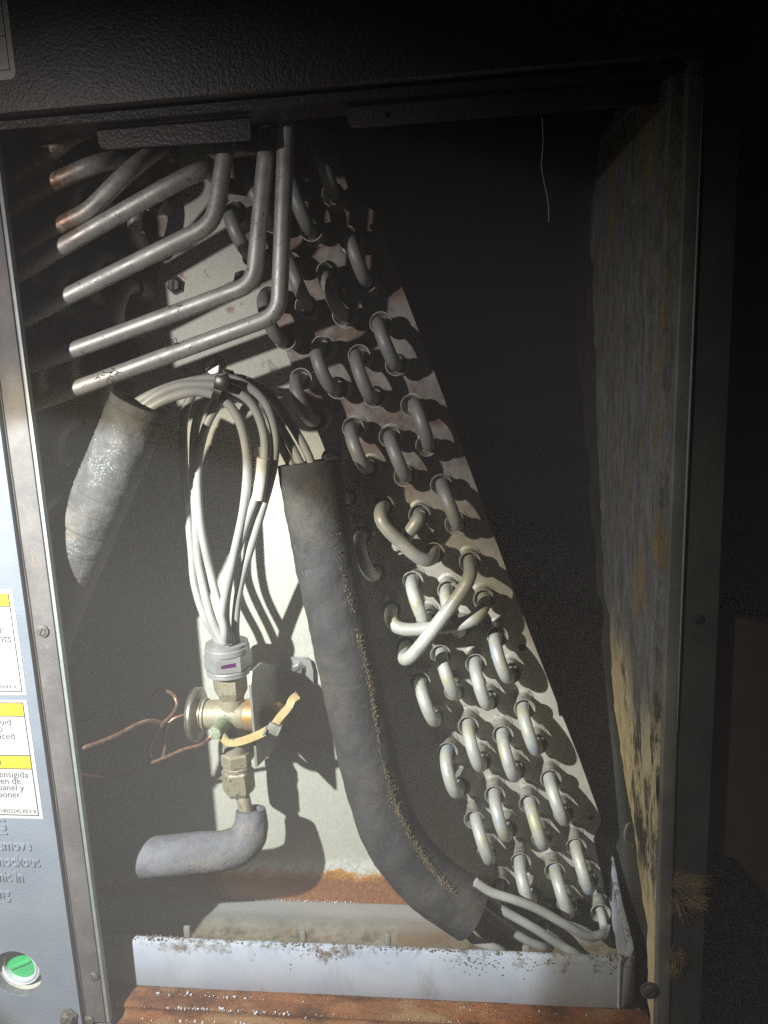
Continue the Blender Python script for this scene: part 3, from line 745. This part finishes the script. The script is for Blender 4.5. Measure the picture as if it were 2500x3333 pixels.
# copper capillary leads
def lead(pts, r=.0014): return part('copper_lead', tube_mesh('copper_lead', spline(pts, 8), r, 12), M_copper, txv)
lead([p1 + Vector((-.001, .002, 0)), fT(1415, 850, .047), fT(1340, 905, .050), fT(1150, 960, .053), fT(950, 1048, .056), fT(720, 1140, .058), fT(560, 1230, .06), fT(300, 1260, .06), fT(-100, 1200, .04)], .0012)
lead([Vector((xd - .004, Y0, zb0 + .002)), fT(1100, 605, .072), fT(1030, 640, .070), fT(965, 720, .068), fT(945, 850, .066), fT(950, 960, .064), fT(915, 1060, .064), fT(820, 1080, .066), fT(780, 980, .07), fT(830, 830, .074), fT(930, 680, .074), fT(1020, 590, .072), fT(1080, 480, .072), fT(1060, 400, .074), fT(1000, 340, .08), fT(880, 330, .09), fT(760, 440, .09)], .0012)
lead([fT(900, 670, .060), fT(780, 650, .052), fT(640, 690, .042), fT(480, 780, .030), (fT(280, 870, .019)), fT(80, 938, .008), fT(-60, 985, .008), fT(-200, 1010, .03)], .0015)
# pale capillary tubes
def cap(pts, Ys, f=fE):
    n = len(pts); P = []
    for i, p in enumerate(pts):
        if len(p) == 3: P.append(f(*p))
        else: P.append(f(p[0], p[1], Ys(i / (n - 1))))
    return part('capillary_tube', tube_mesh('capillary_tube', spline(P, 9), .0029, 14), M_cap, txv)
yA = lambda t: .075 - .040 * min(1, t * 1.5)
cap([(1420, 1640, .077), (1412, 1560, .074), (1440, 1300, .066), (1545, 940, .058), (1640, 580, .054), (1648, 380, .052), (1580, 190, .050), (1430, 75, .047), (1290, 58, .045), (1060, 98, .041), (910, 155, .038), (800, 220, .036), (690, 340, .036)], yA)
cap([(1390, 1640, .070), (1355, 1520, .068), (1375, 1270, .060), (1470, 950, .054), (1575, 640, .049), (1585, 400, .047), (1510, 210, .045), (1400, 130, .043), (1290, 100, .041), (1080, 105, .038), (935, 165, .035), (840, 240, .034), (740, 350, .036)], yA)
cap([(1370, 1640, .067), (1335, 1500, .063), (1395, 1160, .055), (1468, 800, .050), (1480, 500, .046), (1420, 280, .044), (1330, 180, .042), (1200, 140, .039), (1030, 172, .035), (885, 250, .033), (790, 350, .034)], yA)
cap([(1320, 1640, .077), (1235, 1500, .072), (1170, 1300, 0.078), (1150, 1080, 0.078), (1125, 820, 0.075), (1103, 540, 0.073), (1105, 300, 0.073), (1160, 150, 0.074), (1290, 68, 0.075), (1450, 62, 0.069), (1620, 160, 0.070), (1750, 340, 0.070), (1850, 520, 0.069), (1900, 690, 0.069)], yA)
cap([(1335, 1640, .066), (1270, 1500, .064), (1195, 1180, 0.075), (1175, 880, 0.071), (1160, 560, 0.069), (1180, 320, 0.069), (1245, 180, 0.070), (1340, 110, 0.071), (1470, 120, 0.065), (1620, 260, 0.066), (1730, 430, 0.065), (1830, 620, 0.065)], yA)
cap([(1350, 1640, .064), (1345, 1560, .060), (1270, 1250, 0.071), (1200, 900, 0.067), (1190, 560, 0.067), (1240, 340, 0.067), (1320, 205, 0.068), (1400, 165, 0.061), (1500, 210, 0.063), (1620, 340, 0.064), (1700, 490, 0.064), (1780, 640, 0.064)], yA)
# printed tag rolled round one capillary
tp = [fE(1581, 535, .0465), fE(1571, 650, .0472), fE(1550, 780, .049)]
tg = part('tube_tag', tube_mesh('tube_tag', spline(tp, 6), .0041, 18), M_tag, txv)
fl0, fl1 = fE(1528, 470, .051), fE(1506, 710, .052)
bm = bmesh.new(); e_ = Vector((.0092, .0015, 0))
q = [fl0, fl1, fl1 + e_ * .9, fl0 + e_]
vs = [bm.verts.new(p) for p in q]; bm.faces.new(vs); bmesh.ops.solidify(bm, geom=bm.faces[:], thickness=.0003)
o = link('flap', bm_mesh(bm, 'flap', smooth=False), M_tag); bpy.context.view_layer.update(); keep(o, tg)
tx = text('S22 HB', fE(1540, 690, .0490), 0, 0, .0056, M_ink, tg, rot=Matrix.Rotation(math.pi / 2, 4, 'X') @ Matrix.Rotation(math.radians(86), 4, 'Z'), align='LEFT')

# black cable tie round the bundle
ct = thing('cable_tie', 'black cable tie gathering the capillary tubes at the top of their loop', 'cable tie', fE(1330, 110, .045))
cpts = [fE(1350, 30, .050), fE(1325, 60, .0395), fE(1310, 120, .0355), fE(1290, 185, .037), fE(1290, 205, .046), fE(1330, 180, .062), fE(1385, 90, .066), fE(1385, 30, .060), fE(1350, 30, .050)]
part('band', ribbon(cpts, .0050, .0014), M_strapd, ct)
bm = bmesh.new(); box(bm, -.0044, .0044, -.0030, .0030, -.0042, .0042, bev=.0009)
bmesh.ops.transform(bm, matrix=Matrix.Translation(fE(1335, 88, .0345)) @ Matrix.Rotation(.25, 4, 'Y'), verts=bm.verts[:])
part('tie_head', bm_mesh(bm, 'tie_head', angle=.5), M_strapd, ct)

# ------------------------------------------------------------------ foam sleeves
def sleeve(name, label, pts, rad, mat, seg=40, n=12, lip=True, wob=.0006, sub=None):
    path = spline(pts, n)
    bm = bmesh.new(); rr = sweep(bm, path, rad, seg, cap=False, wob=wob)
    # open ends show the wall of the foam
    for ring, c, nx in ((rr[0], path[0], path[1]), (rr[-1], path[-1], path[-2])):
        inn = [bm.verts.new(c + (v.co - c) * .62 + (c - nx).normalized() * random.uniform(-.0006, .0006)) for v in ring]
        dp = [bm.verts.new(c + (v.co - c) * .60 - (c - nx).normalized() * .004) for v in ring]
        for k in range(seg):
            bm.faces.new((ring[k], ring[(k + 1) % seg], inn[(k + 1) % seg], inn[k]))
            bm.faces.new((inn[k], inn[(k + 1) % seg], dp[(k + 1) % seg], dp[k]))
        bm.faces.new(dp)
    o = link(name, bm_mesh(bm, name, angle=.9), mat)
    tag(o, label, 'pipe insulation'); return o, path
ls, _ = sleeve('foam_sleeve', 'short dusty grey foam sleeve hanging below the capillary loop at left', [fE(845, 205, .031), fE(740, 455, .0305), fE(640, 690, .030), fE(540, 930, .030), fE(430, 1200, .031), fE(320, 1470, .033), fE(200, 1800, .038), fE(60, 2200, .045)], lambda t: .0176 - .0006 * math.exp(-(((t * 17) % 1 - .5) / .055) ** 2), M_foamd, n=44)
bs, bpath = sleeve('foam_sleeve', 'long black foam sleeve with a crusty ridge crossing the coil diagonally', [at(1005, 1503, 0.069), at(1026, 1640, 0.068), at(1056, 1800, 0.067), at(1081, 1920, 0.066), at(1128, 2140, 0.065), at(1175, 2360, 0.064), at(1222, 2560, 0.062), at(1270, 2700, 0.058), at(1345, 2815, 0.057), at(1430, 2895, 0.056), at(1535, 2962, 0.056)], .0207, M_foam, wob=.0007)
lq, _ = sleeve('foam_sleeve', 'fat grey foam elbow below the expansion valve running to the left panel', [at(815, 2634, .072), at(817, 2685, .069), at(795, 2740, .063), at(735, 2768, .057), at(640, 2775, .052), at(540, 2785, .050), at(440, 2797, .050), at(300, 2815, .05), at(100, 2840, .05)], lambda t: .0108 + .0028 * min(1, t * 5), M_foaml, n=10, wob=.0005)

# crust grains along the ridge of the long sleeve
ico = bmesh.new(); bmesh.ops.create_icosphere(ico, subdivisions=1, radius=1); icov = [v.co.copy() for v in ico.verts]; icof = [[v.index for v in f.verts] for f in ico.faces]; ico.free()
def grains(name, items, mat):
    V, F = [], []
    for p, r in items:
        b = len(V); s = Vector((random.uniform(.6, 1.3), random.uniform(.6, 1.3), random.uniform(.6, 1.3)))
        for v in icov:
            k = r * random.uniform(.75, 1.2); V.append(p + Vector((v.x * s.x, v.y * s.y, v.z * s.z)) * k)
        F += [[b + i for i in f] for f in icof]
    me = bpy.data.meshes.new(name); me.from_pydata([tuple(v) for v in V], [], F)
    return part_later(name, me, mat)
def part_later(name, me, mat):
    return link(name, me, mat)
def surf(i, a):
    n = len(bpath); i = max(0, min(n - 2, i)); T = (bpath[i + 1] - bpath[i]).normalized()
    U = Vector((0, -1, 0)); U = (U - T * U.dot(T)).normalized(); V = U.cross(T)
    if V.x < 0: V = -V
    return bpath[i] + (U * math.cos(a) + V * math.sin(a)) * .0207
it = []
n = len(bpath)
for k in range(5200):
    f = random.uniform(.10, .995); i = int(f * (n - 1))
    dens_ = .12 + .9 * max(0, min(1, (f - .22) / .2))
    if random.random() > dens_: continue
    a = .62 + .22 * f + random.gauss(0, .045 + .05 * abs(noise.noise(Vector((f * 9, 0, 1))))) + .07 * math.sin(f * 19)
    nz = noise.noise(Vector((f * 16, a * 3, 0)))
    if nz < -.22: continue
    big = max(0, noise.noise(Vector((f * 26, 3, 0))))
    it.append((surf(i, a) + Vector((random.uniform(-.0015, .0015), 0, random.uniform(-.003, .003))), random.uniform(.00015, .00042) * (1 + 2.4 * big * random.random())))
cr = grains('crust', it, M_crust); bpy.context.view_layer.update(); keep(cr, bs); cr['kind'] = 'stuff'

# ------------------------------------------------------------------ drain pan
pan = thing('drain_pan', 'pale blue painted drain pan with a dirty rim under the coil', 'drain pan', (-.1, .2, -.409))
def wallp(y):  return [(y, -.4088), (y + .0005, -.4082), (y + .0002, -.3735), (y + .0010, -.3722), (y + .0045, -.3720), (y + .0050, -.3735), (y + .0042, -.403), (y + .0042, -.4088)]
bm = bmesh.new()
path2 = [(-.45, .0262), (-.2, .0262), (.085, .0262), (.100, .0268), (.1065, .0295), (.1105, .035), (.1120, .045), (.1130, .075), (.1175, .125), (.1195, .20), (.1195, .48)]
prof = [(0, -.4088), (-.0005, -.4080), (0, -.3740), (.0008, -.3724), (.0030, -.3718), (.0046, -.3726), (.0046, -.4060), (.0046, -.4088)]
dens = []
for (a, b) in zip(path2, path2[1:]):
    m_ = max(1, int(math.hypot(b[0] - a[0], b[1] - a[1]) / .012))
    for k in range(m_): dens.append((a[0] + (b[0] - a[0]) * k / m_, a[1] + (b[1] - a[1]) * k / m_))
dens.append(path2[-1]); rings = []
for i, (x, y) in enumerate(dens):
    a = dens[max(0, i - 1)]; b = dens[min(len(dens) - 1, i + 1)]; T = Vector((b[0] - a[0], b[1] - a[1])).normalized(); Nn = Vector((-T.y, T.x))
    wv = .0005 * noise.noise(Vector((x * 25, y * 25, 0)))
    rings.append([bm.verts.new((x + Nn.x * (d_ + wv), y + Nn.y * (d_ + wv), z + (.0006 * noise.noise(Vector((x * 40, y * 40, 5))) if z > -.39 else 0))) for d_, z in prof])
for a, b in zip(rings, rings[1:]):
    for k in range(len(prof)): bm.faces.new((a[k], a[(k + 1) % len(prof)], b[(k + 1) % len(prof)], b[k]))
bm.faces.new(rings[0]); bm.faces.new(rings[-1])
part('rim_wall', bm_mesh(bm, 'rim_wall', angle=.8), M_pan, pan)
bm = bmesh.new(); NX, NYY = 80, 24; g = []
for j in range(NYY + 1):
    y = .0300 + (.155 - .0300) * j / NYY; row = []
    for i in range(NX + 1):
        x = -.45 + .565 * i / NX
        z = -.4170 + .0022 * math.exp(-((y - .098) / .008) ** 2) + .0006 * noise.noise(Vector((x * 50, y * 70, 0)))
        row.append(bm.verts.new((x, y, z)))
    g.append(row)
for a, b in zip(g, g[1:]):
    for k in range(NX): bm.faces.new((a[k], a[k + 1], b[k + 1], b[k]))
part('pan_floor', bm_mesh(bm, 'pan_floor'), M_sed, pan)
part('corner_weld', tube_mesh('corner_weld', [Vector((.0985, .0262, -.4080)), Vector((.0986, .0260, -.3728))], .0009, 8), M_pan, pan)
def peg(px, py0, py1, wd):
    a = at(px, py0, .034); b = at(px, py1, .034)
    return part('rim_peg', box_mesh('rim_peg', a.x - wd, a.x + wd, .0325, .0355, b.z - .006, a.z, bev=.0010), M_brk, pan)
peg(608, 3014, 3045, .0024); peg(985, 3030, 3060, .0022); peg(1262, 3040, 3068, .0019); peg(1712, 3078, 3105, .0024)
it = []
for k in range(620):
    x = random.uniform(-.235, .112)
    if noise.noise(Vector((x * 38, 0, 2))) < .02 and random.random() < .8: continue
    it.append((Vector((x, .0262 + random.uniform(.0002, .0045), -.3717 + random.uniform(-.0008, .0004))), random.uniform(.0002, .0009)))
for k in range(130):                 # clods hanging down the front under the dirtiest stretches of rim
    c_ = random.choice([-.11, -.095, .0, .008, .018, .035, .05, .1])
    x = random.gauss(c_, .007); dz = abs(random.gauss(0, .006))
    it.append((Vector((x, .0258, -.3735 - dz)), random.uniform(.00015, .0006)))
sd = grains('rim_dirt', it, simple('rim_dirt', (.12, .09, .065), (.24, .19, .14), 900, .9)); bpy.context.view_layer.update(); keep(sd, pan); sd['kind'] = 'stuff'

# water beads on the wet rail and on the rusted foot of the delta plate
it = []
for k in range(300):
    x = random.choice([random.uniform(-.23, .10), random.gauss(-.19, .02), random.gauss(-.14, .03)])
    y, z = random.choice([(.0125, -.4122), (.0130, -.4116), (.0205, -.4091), (.0100, -.4195), (.006, -.4199)])
    it.append((Vector((x, y + random.gauss(0, .0006), z + abs(random.gauss(0, .0004)))), random.choice([.00025, .0003, .0004, .0006, .0009]) * random.uniform(.7, 1.2)))
for k in range(70):
    it.append((Vector((random.uniform(-.215, -.09), PY + .0022, -.4160 + random.uniform(-.0005, .0012))), random.uniform(.0004, .0009)))
dr = grains('water_beads', it, M_drop)
dr.data.polygons.foreach_set('use_smooth', [True] * len(dr.data.polygons))
tag(dr, 'glinting water beads along the rusty rail and the foot of the coil plate', 'water', kind='stuff')

# ------------------------------------------------------------------ fibres, strand, surroundings
def strand(name, pts, r, mat, label=None, cat=None):
    o = link(name, tube_mesh(name, spline(pts, 6), r, 8), mat)
    if label: tag(o, label, cat)
    return o
fB = frame(1250, 0, .7535)
strand('hanging_fibre', [fB(683, 505, .02), fB(687, 600, .02), fB(684, 660, .02), fB(680, 715, .021), fB(690, 780, .022), fB(703, 840, .022), fB(711, 895, .022), fB(712, 960, .023)], .0002, M_cap, 'pale fibre dangling from the upper rail in front of the dark opening', 'fibre')
strand('looped_fibre', [fN(424, 1424, .020), fN(412, 1430, .018), fN(402, 1470, .017), fN(410, 1495, .018), (fN(436, 1512, .02))], .0007, M_cap, 'stiff pale fibre looping off the edge of the wall liner', 'fibre')
def tuft(name, label, centre, size, count, mat, flow):
    bm = bmesh.new()
    locks = []
    for k in range(15):
        locks.append((centre + Vector((random.uniform(-.45, .30) * size, random.uniform(-.0022, -.0006), random.uniform(-.62, .62) * size)),
                      (Vector(flow) + Vector((random.gauss(0, .45), random.gauss(0, .10), random.gauss(0, .45)))).normalized(), random.uniform(-.5, .5)))
    for k in range(count):
        c0_, d0, tw = random.choice(locks)
        p = c0_ + Vector((random.gauss(0, .0016), random.uniform(-.0012, .0012), random.gauss(0, .0022)))
        d = (d0 + Vector((random.gauss(0, .13), random.gauss(0, .06), random.gauss(0, .13)))).normalized()
        P = [p]; L_ = size * random.uniform(.07, .19)
        for s_ in range(4):
            d = (d + Vector((d.z, 0, -d.x)) * tw * .45 + Vector((0, .02, -.06))).normalized(); P.append(P[-1] + d * L_)
        sweep(bm, spline(P, 3), .00010, 3, cap=False)
    o = link(name, bm_mesh(bm, name), mat); tag(o, label, 'fibre tuft'); return o
tuft('brown_fibre_tuft', 'brown glass fibre tuft pulled out beside the right flange', fN(640, 1690, .002), .017, 260, M_fibb, (.9, -.1, -.35))
tuft('yellow_fibre_tuft', 'small yellow glass fibre tuft low on the right flange', fN(606, 1950, .0005), .010, 120, M_fib, (.15, -.1, -.9))
# hairs on the tubes and a few debris specks
bm = bmesh.new()
for c_, Y in ((fC(1100, 1340, .0345), 0), (fC(650, 1520, .032), 0), (fC(1000, 1300, .034), 0)):
    for k in range(14):
        d = Vector((random.gauss(0, 1), random.gauss(0, .3), random.gauss(0, .6))).normalized()
        p = c_ + Vector((random.gauss(0, .003), 0, random.gauss(0, .0015)))
        sweep(bm, spline([p, p + d * .002, p + d * .004 + Vector((0, 0, random.gauss(0, .001)))], 3), .00022, 4, cap=False)
o = link('lint', bm_mesh(bm, 'lint'), M_dirt); tag(o, 'dark lint and grit stuck on the manifold tubes', 'lint', kind='stuff')

bm = bmesh.new()
pts = [(2318, 1990), (2480, 2030), (2700, 2080), (2700, 3100), (2500, 2910), (2400, 2800), (2310, 2760)]  # outline traces the edge of the light and the shadow below it
ob = [(at(x, y, .012).x, at(x, y, .012).z) for x, y in pts]
o = link('lit_patch_backdrop', plate_mesh('lit_patch_backdrop', ob, [], .012, .020), M_bg); tag(o, 'dim reddish brown board at right, outline cut to the light and shadow on it', 'backdrop')
o = link('room_floor', box_mesh('room_floor', -3, 3, -1.5, 3, -.62, -.60), M_dark); o['kind'] = 'structure'
o = link('room_wall', box_mesh('room_wall', -3, 3, 1.2, 1.25, -.60, 2), M_dark); o['kind'] = 'structure'

# ------------------------------------------------------------------ added haze volume, stands in for veiling glare of the lens
bm = bmesh.new(); box(bm, -2.6, 2.6, -1.2, 1.15, -1.7, .62)
hz = link('glare_haze', bm_mesh(bm, 'glare_haze', smooth=False))
hm = bpy.data.materials.new('veiling_glare'); hm.use_nodes = True; ht = hm.node_tree; ht.nodes.remove(ht.nodes['Principled BSDF'])
pv = ht.nodes.new('ShaderNodeVolumePrincipled'); pv.inputs['Color'].default_value = (1, .965, .97, 1); pv.inputs['Density'].default_value = .28; pv.inputs['Anisotropy'].default_value = -.36
ht.links.new(pv.outputs[0], ht.nodes['Material Output'].inputs['Volume'])
hz.data.materials.append(hm); hz['kind'] = 'stuff'
